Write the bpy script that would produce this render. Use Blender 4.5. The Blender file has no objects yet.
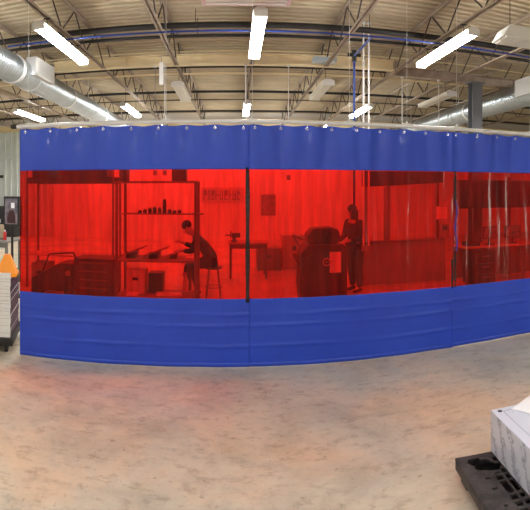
import bpy, bmesh, math, random
from mathutils import Vector, Matrix
random.seed(7)
C = bpy.context.scene.collection
S = bpy.context.scene
PI = math.pi

# ------------------------------------------------------------------ camera, light, exposure
cd = bpy.data.cameras.new('camera')
cd.type = 'PANO'                     # the photograph is a stitched cylindrical panorama
cd.panorama_type = 'CENTRAL_CYLINDRICAL'
cd.central_cylindrical_radius = 1.0
cd.central_cylindrical_range_u_min = -235 / 500
cd.central_cylindrical_range_u_max = 295 / 500
cd.central_cylindrical_range_v_min = -320 / 500
cd.central_cylindrical_range_v_max = 190 / 500
cam = bpy.data.objects.new('camera', cd)
C.objects.link(cam)
cam.location = (0, 0, 2.0)
cam.rotation_euler = (PI / 2, 0, 0)
cd.clip_end = 200
S.camera = cam
w = bpy.data.worlds.new('world'); S.world = w; w.use_nodes = True
w.node_tree.nodes['Background'].inputs[0].default_value = (0.8, 0.85, 0.9, 1)
w.node_tree.nodes['Background'].inputs[1].default_value = 0.05
S.view_settings.view_transform = 'Standard'
S.view_settings.look = 'None'
S.view_settings.gamma = 1
S.view_settings.exposure = 0.95
LAMP = 26.0                          # radiance of a lit strip-light lens
try:
    S.cycles.diffuse_bounces = 6
    S.cycles.max_bounces = 14
    S.cycles.transparent_max_bounces = 16
    S.cycles.sample_clamp_indirect = 6
except Exception:
    pass

# ------------------------------------------------------------------ materials
def lin(c):
    return tuple((v / 12.92 if v <= .04045 else ((v + .055) / 1.055) ** 2.4) for v in [x / 255 for x in c]) + (1,)

MATS = {}
def mat(name, c, rough=.5, metal=0, c2=None, scale=4, bump=0, bscale=30, stretch=(1, 1, 1), coat=0):
    if name in MATS: return MATS[name]
    m = bpy.data.materials.new(name); m.use_nodes = True
    t = m.node_tree; b = t.nodes['Principled BSDF']
    b.inputs['Base Color'].default_value = lin(c)
    b.inputs['Roughness'].default_value = rough
    b.inputs['Metallic'].default_value = metal
    b.inputs['Coat Weight'].default_value = coat
    if c2 or bump:
        tc = t.nodes.new('ShaderNodeTexCoord'); mp = t.nodes.new('ShaderNodeMapping')
        mp.inputs['Scale'].default_value = stretch
        t.links.new(tc.outputs['Object'], mp.inputs[0])
    if c2:
        n = t.nodes.new('ShaderNodeTexNoise'); n.inputs['Scale'].default_value = scale
        n.inputs['Detail'].default_value = 5; n.inputs['Roughness'].default_value = .6
        t.links.new(mp.outputs[0], n.inputs[0])
        r = t.nodes.new('ShaderNodeValToRGB')
        r.color_ramp.elements[0].position = .35; r.color_ramp.elements[1].position = .65
        r.color_ramp.elements[0].color = lin(c); r.color_ramp.elements[1].color = lin(c2)
        t.links.new(n.outputs[0], r.inputs[0]); t.links.new(r.outputs[0], b.inputs['Base Color'])
    if bump:
        n2 = t.nodes.new('ShaderNodeTexNoise'); n2.inputs['Scale'].default_value = bscale
        n2.inputs['Detail'].default_value = 3
        t.links.new(mp.outputs[0], n2.inputs[0])
        bp = t.nodes.new('ShaderNodeBump'); bp.inputs['Strength'].default_value = bump
        bp.inputs['Distance'].default_value = .02
        t.links.new(n2.outputs[0], bp.inputs['Height']); t.links.new(bp.outputs[0], b.inputs['Normal'])
    MATS[name] = m
    return m

def floor_mat():
    m = bpy.data.materials.new('concrete_floor'); m.use_nodes = True
    t = m.node_tree; b = t.nodes['Principled BSDF']; L = t.links.new
    tc = t.nodes.new('ShaderNodeTexCoord')
    def noise(scale, detail, rough=.6, dist=0):
        n = t.nodes.new('ShaderNodeTexNoise')
        n.inputs['Scale'].default_value = scale; n.inputs['Detail'].default_value = detail
        n.inputs['Roughness'].default_value = rough; n.inputs['Distortion'].default_value = dist
        L(tc.outputs['Object'], n.inputs[0]); return n
    def ramp(src, stops):
        r = t.nodes.new('ShaderNodeValToRGB'); e = r.color_ramp.elements
        while len(e) < len(stops): e.new(.5)
        for k, (p, c) in enumerate(stops):
            e[k].position = p; e[k].color = c if len(c) == 4 else lin(c)
        L(src, r.inputs[0]); return r
    def mix(a, bb, f, mode='MIX'):
        x = t.nodes.new('ShaderNodeMix'); x.data_type = 'RGBA'; x.blend_type = mode
        if isinstance(f, float): x.inputs['Factor'].default_value = f
        else: L(f, x.inputs['Factor'])
        L(a, x.inputs[6]); L(bb, x.inputs[7]); return x.outputs[2]
    big = ramp(noise(.75, 6, .6, .3).outputs[0], [(.36, (190, 190, 178)), (.5, (210, 200, 180)), (.62, (222, 200, 172))])
    mid = ramp(noise(3.4, 8, .72, .15).outputs[0], [(.33, (.60, .56, .52, 1)), (.43, (.90, .88, .86, 1)), (.62, (1.0, 1.0, 1.0, 1)), (.72, (1.0, .97, .93, 1))])
    col = mix(big.outputs[0], mid.outputs[0], .75, 'MULTIPLY')
    sp = ramp(noise(17, 5, .6, .3).outputs[0], [(.31, (.42, .40, .38, 1)), (.37, (1, 1, 1, 1))])
    col = mix(col, sp.outputs[0], .55, 'MULTIPLY')
    bl_ = t.nodes.new('ShaderNodeMapping'); bl_.inputs['Scale'].default_value = (1, 1.6, 1); L(tc.outputs['Object'], bl_.inputs[0])
    bn = t.nodes.new('ShaderNodeTexNoise'); bn.inputs['Scale'].default_value = 5.5; bn.inputs['Detail'].default_value = 7; bn.inputs['Roughness'].default_value = .7; L(bl_.outputs[0], bn.inputs[0])
    bq = ramp(bn.outputs[0], [(.36, (.58, .53, .48, 1)), (.47, (.96, .95, .94, 1)), (.66, (1, 1, 1, 1))])
    col = mix(col, bq.outputs[0], .6, 'MULTIPLY')
    dn = ramp(noise(1.1, 6, .65, .3).outputs[0], [(.38, (.80, .78, .75, 1)), (.52, (1, 1, 1, 1))])
    col = mix(col, dn.outputs[0], .8, 'MULTIPLY')
    # thin scratches and hairline cracks
    mp = t.nodes.new('ShaderNodeMapping'); mp.inputs['Scale'].default_value = (1, 2.2, 1); mp.inputs['Rotation'].default_value = (0, 0, .5)
    L(tc.outputs['Object'], mp.inputs[0])
    v = t.nodes.new('ShaderNodeTexNoise'); v.inputs['Scale'].default_value = 1.4; v.inputs['Detail'].default_value = 9
    L(mp.outputs[0], v.inputs[0])
    cr = ramp(v.outputs[0], [(.487, (1, 1, 1, 1)), (.5, (.68, .64, .6, 1)), (.513, (1, 1, 1, 1))])
    col = mix(col, cr.outputs[0], .22, 'MULTIPLY')
    L(col, b.inputs['Base Color'])
    rr = ramp(noise(1.7, 5).outputs[0], [(.35, (.32,) * 3 + (1,)), (.65, (.55,) * 3 + (1,))])
    L(rr.outputs[0], b.inputs['Roughness'])
    bp = t.nodes.new('ShaderNodeBump'); bp.inputs['Strength'].default_value = .25; bp.inputs['Distance'].default_value = .01
    L(noise(22, 5).outputs[0], bp.inputs['Height']); L(bp.outputs[0], b.inputs['Normal'])
    return m

def film_mat():
    """Clear red welding film: tints what is seen through it, scatters a little, and mirrors the lamps in its creases."""
    m = bpy.data.materials.new('red_film'); m.use_nodes = True
    t = m.node_tree; L = t.links.new
    for n in list(t.nodes):
        if n.type != 'OUTPUT_MATERIAL': t.nodes.remove(n)
    out = [n for n in t.nodes if n.type == 'OUTPUT_MATERIAL'][0]
    tr = t.nodes.new('ShaderNodeBsdfTransparent'); tr.inputs[0].default_value = (1.0, .020, .012, 1)
    tl = t.nodes.new('ShaderNodeBsdfTranslucent'); tl.inputs[0].default_value = (.85, .02, .012, 1)
    df = t.nodes.new('ShaderNodeBsdfDiffuse'); df.inputs[0].default_value = (.62, .012, .008, 1)
    gl = t.nodes.new('ShaderNodeBsdfGlossy'); gl.inputs['Roughness'].default_value = .2
    gl.inputs[0].default_value = (1, .9, .9, 1)
    tc = t.nodes.new('ShaderNodeTexCoord')
    mp = t.nodes.new('ShaderNodeMapping'); mp.inputs['Scale'].default_value = (6.5, 6.5, .9)
    L(tc.outputs['Object'], mp.inputs[0])
    n = t.nodes.new('ShaderNodeTexNoise'); n.inputs['Scale'].default_value = 2.2; n.inputs['Detail'].default_value = 8; n.inputs['Distortion'].default_value = .5
    L(mp.outputs[0], n.inputs[0])
    bp = t.nodes.new('ShaderNodeBump'); bp.inputs['Strength'].default_value = .4; bp.inputs['Distance'].default_value = .03
    L(n.outputs[0], bp.inputs['Height']); L(bp.outputs[0], gl.inputs['Normal'])
    cmx = t.nodes.new('ShaderNodeMix'); cmx.data_type = 'RGBA'
    mp3 = t.nodes.new('ShaderNodeMapping'); mp3.inputs['Scale'].default_value = (5, 5, .45); mp3.inputs['Location'].default_value = (3, 1, 2)
    L(tc.outputs['Object'], mp3.inputs[0])
    n3 = t.nodes.new('ShaderNodeTexNoise'); n3.inputs['Scale'].default_value = 2.6; n3.inputs['Detail'].default_value = 6; n3.inputs['Roughness'].default_value = .65
    L(mp3.outputs[0], n3.inputs[0])
    r3 = t.nodes.new('ShaderNodeMapRange'); r3.inputs[1].default_value = .38; r3.inputs[2].default_value = .6
    L(n3.outputs[0], r3.inputs[0]); L(r3.outputs[0], cmx.inputs['Factor'])
    cmx.inputs[6].default_value = (.74, .013, .008, 1); cmx.inputs[7].default_value = (1.0, .020, .012, 1)
    L(cmx.outputs[2], tr.inputs[0])
    # cloudy streaks where the film is scuffed
    mp2 = t.nodes.new('ShaderNodeMapping'); mp2.inputs['Scale'].default_value = (9, 9, .8)
    L(tc.outputs['Object'], mp2.inputs[0])
    n2 = t.nodes.new('ShaderNodeTexNoise'); n2.inputs['Scale'].default_value = 1.5; n2.inputs['Detail'].default_value = 4
    L(mp2.outputs[0], n2.inputs[0])
    mr = t.nodes.new('ShaderNodeMapRange'); mr.inputs[1].default_value = .35; mr.inputs[2].default_value = .7
    mr.inputs[3].default_value = .03; mr.inputs[4].default_value = .20
    L(n2.outputs[0], mr.inputs[0])
    sc = t.nodes.new('ShaderNodeMixShader'); sc.inputs[0].default_value = .35
    L(tl.outputs[0], sc.inputs[1]); L(df.outputs[0], sc.inputs[2])
    m1 = t.nodes.new('ShaderNodeMixShader'); L(mr.outputs[0], m1.inputs[0]); L(tr.outputs[0], m1.inputs[1]); L(sc.outputs[0], m1.inputs[2])
    fr = t.nodes.new('ShaderNodeFresnel'); fr.inputs[0].default_value = 1.28; L(bp.outputs[0], fr.inputs['Normal'])
    m2 = t.nodes.new('ShaderNodeMixShader'); L(fr.outputs[0], m2.inputs[0]); L(m1.outputs[0], m2.inputs[1]); L(gl.outputs[0], m2.inputs[2])
    L(m2.outputs[0], out.inputs[0])
    return m

def emit_mat(name, c, s):
    m = bpy.data.materials.new(name); m.use_nodes = True; t = m.node_tree
    b = t.nodes['Principled BSDF']; b.inputs['Base Color'].default_value = (1, 1, 1, 1)
    b.inputs['Emission Color'].default_value = c; b.inputs['Emission Strength'].default_value = s
    return m

def ridged_metal(name, c, rough, scale, axis='Y', strength=.6):
    m = bpy.data.materials.new(name); m.use_nodes = True; t = m.node_tree; b = t.nodes['Principled BSDF']; L = t.links.new
    b.inputs['Metallic'].default_value = .92; b.inputs['Roughness'].default_value = rough
    tc = t.nodes.new('ShaderNodeTexCoord')
    wv = t.nodes.new('ShaderNodeTexWave'); wv.bands_direction = axis; wv.inputs['Scale'].default_value = scale
    L(tc.outputs['Object'], wv.inputs[0])
    bp = t.nodes.new('ShaderNodeBump'); bp.inputs['Strength'].default_value = strength; bp.inputs['Distance'].default_value = .012
    L(wv.outputs[0], bp.inputs['Height']); L(bp.outputs[0], b.inputs['Normal'])
    n = t.nodes.new('ShaderNodeTexNoise'); n.inputs['Scale'].default_value = 3; L(tc.outputs['Object'], n.inputs[0])
    r = t.nodes.new('ShaderNodeValToRGB'); r.color_ramp.elements[0].color = lin(tuple(int(v * .82) for v in c)); r.color_ramp.elements[1].color = lin(c)
    L(n.outputs[0], r.inputs[0]); L(r.outputs[0], b.inputs['Base Color'])
    return m

def shaded_marble_wrap():
    """white protective film, streaky slanted grey print, base darkened to paint in side shade"""
    m = bpy.data.materials.new('shaded_marble_wrap'); m.use_nodes = True; t = m.node_tree; b = t.nodes['Principled BSDF']; L = t.links.new
    b.inputs['Roughness'].default_value = .3
    tc = t.nodes.new('ShaderNodeTexCoord')
    mp = t.nodes.new('ShaderNodeMapping'); mp.inputs['Scale'].default_value = (1, 1, 1); mp.inputs['Rotation'].default_value = (.45, 0, 0)
    L(tc.outputs['Object'], mp.inputs[0])
    wv = t.nodes.new('ShaderNodeTexWave'); wv.bands_direction = 'Y'; wv.inputs['Scale'].default_value = 2.0
    wv.inputs['Distortion'].default_value = 7; wv.inputs['Detail'].default_value = 5; wv.inputs['Detail Scale'].default_value = 3; wv.inputs['Detail Roughness'].default_value = .75
    L(mp.outputs[0], wv.inputs[0])
    n = t.nodes.new('ShaderNodeTexNoise'); n.inputs['Scale'].default_value = 60; n.inputs['Detail'].default_value = 2; L(mp.outputs[0], n.inputs[0])
    r = t.nodes.new('ShaderNodeValToRGB'); r.color_ramp.elements[0].position = .62; r.color_ramp.elements[1].position = .98
    L(wv.outputs[0], r.inputs[0])
    r2 = t.nodes.new('ShaderNodeValToRGB'); r2.color_ramp.elements[0].position = .30; r2.color_ramp.elements[1].position = .60
    L(n.outputs[0], r2.inputs[0])
    mu = t.nodes.new('ShaderNodeMath'); mu.operation = 'MULTIPLY'; L(r.outputs[0], mu.inputs[0]); L(r2.outputs[0], mu.inputs[1])
    x = t.nodes.new('ShaderNodeMix'); x.data_type = 'RGBA'; L(mu.outputs[0], x.inputs['Factor'])
    x.inputs[6].default_value = lin((196, 200, 210)); x.inputs[7].default_value = lin((122, 132, 148))  # base colour carries the box side's shade, painted darker than the lid
    L(x.outputs[2], b.inputs['Base Color'])
    return m

M_floor = floor_mat(); M_film = film_mat(); M_lens = emit_mat('lit_lens', (1, .985, .955, 1), LAMP)
M_lens_off = mat('unlit_lens', (214, 210, 196), .4)
M_duct = ridged_metal('spiral_duct', (200, 210, 218), .33, 3.2)
M_deck = mat('deck_paint', (200, 186, 158), .7, c2=(182, 166, 140), scale=1.2)
M_cream = mat('cream_paint', (244, 230, 190), .6, c2=(236, 220, 178), scale=3)
M_chord = mat('joist_paint', (176, 160, 142), .6, c2=(150, 134, 118), scale=5)
M_web = mat('joist_web_steel', (66, 56, 50), .6)
M_black = mat('black_steel', (30, 28, 28), .5)
M_bluepipe = mat('blue_pipe', (28, 60, 140), .4)
M_white = mat('white_enamel', (232, 232, 228), .4)
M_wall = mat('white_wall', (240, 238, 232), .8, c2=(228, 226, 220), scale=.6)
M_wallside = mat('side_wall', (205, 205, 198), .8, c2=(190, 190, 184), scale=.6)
M_clad = mat('metal_cladding', (214, 220, 216), .45, metal=.1, c2=(196, 204, 200), scale=1)
M_vinyl = mat('blue_vinyl', (30, 72, 200), .42, c2=(26, 64, 186), scale=1.1, bump=.25, bscale=5, coat=.1)
M_velcro = mat('black_strip', (12, 8, 9), .2, bump=1.0, bscale=40)
M_chrome = mat('grommet_metal', (225, 225, 225), .2, metal=1)
M_galv = mat('galvanised_rail', (226, 228, 228), .35, metal=.25)
M_col = mat('grey_column', (112, 116, 120), .5, c2=(98, 102, 106), scale=3)
M_grey = mat('grey_panel', (150, 148, 145), .6, c2=(132, 130, 128), scale=2)
M_dark = mat('dark_machine', (46, 44, 46), .45, c2=(36, 34, 36), scale=3)
M_steel = mat('bench_steel', (120, 118, 116), .4, metal=.4)
M_wood = mat('light_board', (196, 178, 150), .6, c2=(178, 158, 130), scale=6)
M_paper = mat('paper_white', (240, 242, 248), .7)
M_carton = mat('carton_white', (226, 228, 226), .6, c2=(214, 216, 214), scale=5)
M_navy = mat('carton_print', (40, 26, 52), .5)
M_pink = mat('carton_line', (206, 90, 140), .5)
M_orange = mat('orange_plastic', (250, 156, 30), .45)
M_pallet = mat('pallet_plastic', (40, 38, 38), .6, c2=(74, 70, 68), scale=9, bump=.3, bscale=40)
M_marble = shaded_marble_wrap()
M_lam = mat('pale_laminate', (212, 216, 232), .3)
M_line = mat('groove_grey', (150, 160, 180), .5)
M_skin = mat('skin', (196, 150, 122), .6)
M_shirt = mat('dark_shirt', (44, 44, 52), .8, bump=.3, bscale=25)
M_shirt2 = mat('charcoal_jacket', (58, 50, 50), .8, bump=.3, bscale=25)
M_trouser = mat('dark_trousers', (34, 34, 42), .8, bump=.3, bscale=25)
M_shoe = mat('boot_leather', (28, 24, 22), .5)
M_hair = mat('dark_hair', (30, 22, 18), .7)
M_red = mat('red_paint', (196, 36, 34), .4)
M_screen = mat('screen_glass', (60, 62, 80), .15, c2=(150, 140, 150), scale=6)
M_sign = mat('sign_board', (206, 196, 190), .6)
M_ink = mat('sign_ink', (136, 124, 120), .6)

# ------------------------------------------------------------------ geometry helpers
class MB:
    def __init__(s): s.v = []; s.f = []; s.mi = []
    def add(s, vs, fs, mi=0):
        k = len(s.v); s.v += [tuple(v) for v in vs]; s.f += [tuple(i + k for i in f) for f in fs]; s.mi += [mi] * len(fs); return s
    def box(s, x0, x1, y0, y1, z0, z1, M=None, mi=0):
        vs = [Vector((x, y, z)) for x in (x0, x1) for y in (y0, y1) for z in (z0, z1)]
        if M: vs = [M @ v for v in vs]
        return s.add(vs, [(0, 1, 3, 2), (4, 6, 7, 5), (0, 4, 5, 1), (2, 3, 7, 6), (0, 2, 6, 4), (1, 5, 7, 3)], mi)
    def tube(s, a, b, r, n=12, r2=None, mi=0):
        a = Vector(a); b = Vector(b); r2 = r if r2 is None else r2
        d = (b - a).normalized(); u = d.orthogonal().normalized(); w_ = d.cross(u)
        vs = []
        for p, rr in ((a, r), (b, r2)):
            for i in range(n):
                t = 2 * PI * i / n; vs.append(p + u * math.cos(t) * rr + w_ * math.sin(t) * rr)
        fs = [(i, (i + 1) % n, n + (i + 1) % n, n + i) for i in range(n)] + [tuple(range(n))[::-1], tuple(range(n, 2 * n))]
        return s.add(vs, fs, mi)
    def path(s, pts, r, n=8):
        for a, b in zip(pts, pts[1:]): s.tube(a, b, r, n)
        return s
    def prism(s, poly, axis, d0, d1, mi=0):
        n = len(poly); vs = []
        for d in (d0, d1):
            for (p, q) in poly:
                vs.append({'x': (d, p, q), 'y': (p, d, q), 'z': (p, q, d)}[axis])
        return s.add(vs, [tuple(range(n)), tuple(range(2 * n - 1, n - 1, -1))] + [(i, n + i, n + (i + 1) % n, (i + 1) % n) for i in range(n)], mi)
    def lathe(s, prof, c=(0, 0, 0), n=20, sc=(1, 1), mi=0):
        vs = []
        for (r, z) in prof:
            for i in range(n):
                t = 2 * PI * i / n; vs.append((c[0] + r * math.cos(t) * sc[0], c[1] + r * math.sin(t) * sc[1], c[2] + z))
        fs = [(k * n + i, k * n + (i + 1) % n, (k + 1) * n + (i + 1) % n, (k + 1) * n + i) for k in range(len(prof) - 1) for i in range(n)]
        fs += [tuple(range(n))[::-1], tuple(range((len(prof) - 1) * n, len(prof) * n))]
        return s.add(vs, fs, mi)
    def torus(s, c, R, r, axis='y', n=20, m=8):
        vs = []
        for i in range(n):
            t = 2 * PI * i / n
            for j in range(m):
                p = 2 * PI * j / m; q = R + r * math.cos(p); h = r * math.sin(p)
                a, b = q * math.cos(t), q * math.sin(t)
                o = {'y': (a, h, b), 'x': (h, a, b), 'z': (a, b, h)}[axis]
                vs.append((c[0] + o[0], c[1] + o[1], c[2] + o[2]))
        return s.add(vs, [(i * m + j, ((i + 1) % n) * m + j, ((i + 1) % n) * m + (j + 1) % m, i * m + (j + 1) % m) for i in range(n) for j in range(m)])
    def build(s, name, m, parent=None, smooth=False, bevel=0, loc=None):
        me = bpy.data.meshes.new(name); me.from_pydata(s.v, [], s.f)
        for mm in (m if isinstance(m, (list, tuple)) else [m]): me.materials.append(mm)
        for p, i in zip(me.polygons, s.mi): p.material_index = i
        bm = bmesh.new(); bm.from_mesh(me); bmesh.ops.recalc_face_normals(bm, faces=bm.faces); bm.to_mesh(me); bm.free()
        if smooth:
            me.polygons.foreach_set('use_smooth', [True] * len(me.polygons))
            try: me.set_sharp_from_angle(angle=math.radians(40))
            except Exception: pass
        me.update()
        o = bpy.data.objects.new(name, me); C.objects.link(o)
        if parent: o.parent = parent
        if loc: o.location = loc
        if bevel:
            b = o.modifiers.new('bevel', 'BEVEL'); b.width = bevel; b.segments = 2; b.limit_method = 'ANGLE'
        return o

def tag(o, label=None, cat=None, group=None, kind=None):
    if label: o['label'] = label
    if cat: o['category'] = cat
    if group: o['group'] = group
    if kind: o['kind'] = kind
    return o
def thing(name, label, cat, loc=(0, 0, 0), rz=0, group=None):
    o = bpy.data.objects.new(name, None); C.objects.link(o); o.location = loc; o.rotation_euler = (0, 0, rz)
    o.empty_display_size = .1
    return tag(o, label, cat, group)
def struct(o): o['kind'] = 'structure'; return o
def copy_tree(o, parent=None):
    c = o.copy(); C.objects.link(c)
    if parent: c.parent = parent
    for ch in list(o.children): copy_tree(ch, c)
    return c
def dup(o, loc, rz=None, label=None):
    c = copy_tree(o); c.location = loc
    if rz is not None: c.rotation_euler = (0, 0, rz)
    if label: c['label'] = label
    return c
def bx(*a, **k): return MB().box(*a, **k)
ORD = ['first', 'second', 'third', 'fourth', 'fifth', 'sixth', 'seventh', 'eighth', 'ninth', 'tenth', 'eleventh']

# ------------------------------------------------------------------ building shell
X0, X1, Y0, Y1, ZT = -11.0, 14.0, -9.0, 20.0, 5.08
struct(bx(X0, X1, Y0, Y1, -.1, 0).build('floor', M_floor))
# corrugated roof deck: trapezoid ribs running left to right
cm = MB(); pitch = .19; y = Y0; prof = []
while y < Y1:
    prof += [(y, ZT), (y + .09, ZT), (y + .10, ZT + .085), (y + .18, ZT + .085)]; y += pitch
n = len(prof)
cm.add([(X0, p, z) for p, z in prof] + [(X1, p, z) for p, z in prof], [(i, i + 1, n + i + 1, n + i) for i in range(n - 1)])
cm.box(X0, X1, Y0, Y1, ZT + .09, ZT + .15)
struct(cm.build('ceiling', M_deck))
struct(bx(X0, X1, Y1, Y1 + .15, 0, ZT + .15).build('wall_back', M_wall))
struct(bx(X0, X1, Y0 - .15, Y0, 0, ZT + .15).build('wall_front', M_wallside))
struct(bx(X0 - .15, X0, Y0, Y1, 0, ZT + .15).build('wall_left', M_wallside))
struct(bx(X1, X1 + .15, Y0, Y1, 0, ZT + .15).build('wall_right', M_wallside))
cl = MB(); x = X0
pr = []
while x < -7.6:
    pr += [(x, 19.97), (x + .2, 19.97), (x + .225, 19.92), (x + .265, 19.92)]; x += .29
n = len(pr)
cl.add([(a, b, .0) for a, b in pr] + [(a, b, 4.75) for a, b in pr], [(i, i + 1, n + i + 1, n + i) for i in range(n - 1)])
cl.box(X0, -7.6, 19.86, 19.95, 3.36, 3.46)
struct(cl.build('trim_cladding', M_clad))

# column
def col(x, y, lab):
    c = MB(); hw, t = .125, .018
    c.box(x - hw, x + hw, y - hw, y - hw + t, 0, 4.5); c.box(x - hw, x + hw, y + hw - t, y + hw, 0, 4.5); c.box(x - .008, x + .008, y - hw + t, y + hw - t, 0, 4.5)
    c.box(x - .2, x + .2, y - .2, y + .2, 0, .03); c.box(x - .18, x + .18, y - .16, y + .16, 4.47, 4.5)
    for dx in (-.15, .15):
        for dy in (-.15, .15): c.tube((x + dx, y + dy, .03), (x + dx, y + dy, .07), .02, 6)
    return struct(c.build('column', M_col))
col(5.39, 10.35, '')

# girders
def girder(x0, x1, y, z0, z1, m, name='roof_beam'):
    g = MB(); w_ = .09
    g.box(x0, x1, y - w_, y + w_, z0, z0 + .022); g.box(x0, x1, y - w_, y + w_, z1 - .022, z1); g.box(x0, x1, y - .012, y + .012, z0 + .022, z1 - .022)
    for k in range(int((x1 - x0) / 1.55) + 1):
        xx = x0 + .02 + k * 1.55
        if xx < x1 - .03: g.box(xx, xx + .015, y - .085, y + .085, z0 + .022, z1 - .022)
    return g.build(name, m)
struct(girder(-3.8, 3.3, 10.1, 4.53, 4.74, M_cream))
struct(girder(X0, -3.82, 10.1, 4.53, 4.70, M_chord))
struct(girder(3.36, X1, 10.45, 4.5, 4.70, M_chord))
struct(MB().box(3.3, 3.36, 9.98, 10.56, 4.48, 4.72).build('roof_beam_splice', M_chord))
struct(girder(X0, X1, Y1 - .2, 4.55, 4.8, M_cream))
struct(girder(X0, X1, 2.9 - 5.2, 4.48, 4.72, M_cream))

# open-web joists
def make_joist(y0, y1):
    t = thing('roof_joist', '', 'roof joist', (0, 0, 4.5), 0, 'open web roof joists')
    h = .55
    for nm, z in (('bottom_chord', 0), ('top_chord', h)):
        b = MB()
        sg = 1 if z == 0 else -1
        for s in (-1, 1):
            b.box(min(s * .012, s * .05), max(s * .012, s * .05), y0, y1, z if sg > 0 else z - .006, z + .006 if sg > 0 else z)
            b.box(min(s * .012, s * .018), max(s * .012, s * .018), y0, y1, min(z, z + sg * .045), max(z, z + sg * .045))
        b.build(nm, M_chord, t)
    n = int((y1 - y0) / .62); st = (y1 - y0) / n; pts = []
    for k in range(n + 1): pts.append((0, y0 + k * st, .02 if k % 2 else h - .02))
    MB().path(pts, .013, 6).build('web', M_web, t)
    return t
JX = [.33 + 1.5 * k for k in range(-6, 7)]
near = make_joist(-2.2, 9.96)
far = make_joist(10.25, 19.75)
def joist_label(i, bay):
    x = JX[i]
    return 'open web roof joist in the %s roof bay, %s from the left' % (bay, ORD[i] if i < 11 else ('twelfth', 'thirteenth')[i - 11])
for i, x in enumerate(JX):
    for src, bay in ((near, 'near'), (far, 'far')):
        if i == 0: src.location.x = x; src['label'] = joist_label(0, bay)
        else: dup(src, (x, 0, 4.5), None, joist_label(i, bay))

# pipes and bridging running left to right
def pipe(name, y, z, r, m, label, cat, x0=X0, x1=X1, clamps=0, gaps=()):
    t = thing(name, label, cat, (0, y, z))
    xs = [x0 + .02] + [q for g_ in gaps for q in g_] + [x1 - .02]
    for a_, b_ in zip(xs[::2], xs[1::2]): MB().tube((a_, 0, 0), (b_, 0, 0), r, 14).build('pipe_run', m, t, True)
    if clamps:
        for x in JX[1::2]:
            if not x0 < x + .5 < x1: continue
            b = MB(); b.torus((x + .5, 0, 0), r + .006, .006, 'x', 14, 6); b.tube((x + .5, 0, r), (x + .5, 0, ZT - z), .006, 6)
            b.build('pipe_hanger', M_black, t)
    return t
pipe('sprinkler_main', 8.46, 4.80, .052, M_black, 'thick black pipe crossing under the roof deck above the blue pipe', 'pipe', clamps=1)
bl = pipe('air_pipe', 7.65, 4.44, .015, M_bluepipe, 'thin blue air pipe running left to right under the roof joists', 'pipe', x0=-3.76, x1=5.9)
MB().path([(2.15, 0, 0), (2.15, 1.2, 0)], .02, 10).build('branch_pipe', M_bluepipe, bl, True)
MB().tube((2.15, 1.2, .06), (2.15, 1.2, -2.85), .022, 12).build('drop_pipe', M_bluepipe, bl, True)
v = MB(); v.tube((2.15, 1.2, .1), (2.15, 1.2, -.1), .045, 12); v.tube((2.03, 1.2, .02), (2.27, 1.2, .02), .032, 10); v.build('valve', M_black, bl)
bx(2.09, 2.21, 1.13, 1.27, -2.98, -2.8).build('regulator', M_black, bl)
pipe('dark_conduit', 8.95, 4.77, .03, M_black, 'dark pipe crossing the ceiling just below the blue pipe', 'pipe', clamps=1)
pipe('deck_rod', 10.75, 4.99, .014, M_cream, 'thin cream rod along the roof deck behind the cream beam', 'rod')
pipe('bridging_rod', 11.25, 4.78, .026, M_black, 'black bridging pipe just beyond the cream roof beam', 'rod')
pipe('bridging_bar', 10.85, 4.53, .022, M_cream, 'cream bridging bar low between joists just beyond the cream beam', 'rod')
pipe('bridging_rod', 13.9, 4.74, .036, M_black, 'black bridging pipe halfway down the far roof bay', 'rod')
pipe('bridging_bar', 13.7, 4.48, .015, M_web, 'thin dark bridging bar halfway down the far roof bay', 'rod')
pipe('bridging_rod', 17.2, 4.72, .036, M_black, 'black bridging pipe nearest the back wall', 'rod')

# ducts
def duct(x, z, y0, y1, lab, reg, rings, R=.262):
    t = thing('spiral_duct', lab, 'duct', (x, 0, z))
    MB().tube((0, y0, 0), (0, y1, 0), R, 40).build('duct_tube', M_duct, t, True)
    for yy in rings:
        MB().tube((0, yy - .05, 0), (0, yy + .05, 0), R + .014, 40).build('joint_band', M_galv, t, True)
    for yy in (y0 + 1, 5, 9, 13, 17):
        b = MB(); b.torus((0, yy, 0), R + .02, .008, 'y', 30, 6); b.tube((0, yy, R), (0, yy, ZT - z), .008, 6); b.build('duct_strap', M_galv, t)
    s, ya, yb, za, zb, w_ = reg
    b = bx(min(s * .14, s * w_), max(s * .14, s * w_), ya, yb, za, zb).build('register', M_galv, t, bevel=.004)
    g = MB(); xg = s * (w_ + .002)
    def gb(y0_, y1_, z0_, z1_, th=.012): g.box(min(xg, xg + s * th), max(xg, xg + s * th), y0_, y1_, z0_, z1_)
    gb(ya, yb, za, za + .03); gb(ya, yb, zb - .03, zb); gb(ya, ya + .03, za, zb); gb(yb - .03, yb, za, zb)
    k = za + .05
    while k < zb - .04: gb(ya + .03, yb - .03, k, k + .012, .008); k += .028
    g.build('register_grille', M_white, b)
    return t
duct(-3.93, 4.212, -2.1, 19.3, 'left silver spiral air duct running away under the roof', (1, 8.55, 9.5, -.07, .27, .33), (8.25, 11.2, 14.2, 17.2), .252)
duct(6.24, 4.16, -3, 19.3, 'right silver spiral air duct behind the grey column', (-1, 8.0, 9.4, -.10, .26, .34), (7.0, 12.2, 16.0))
d = MB().lathe([(.26, 0), (.27, .01), (.27, .07), (.2, .16), (.08, .2), (0.01, .2)], (0, 0, 0), 24)

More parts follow.
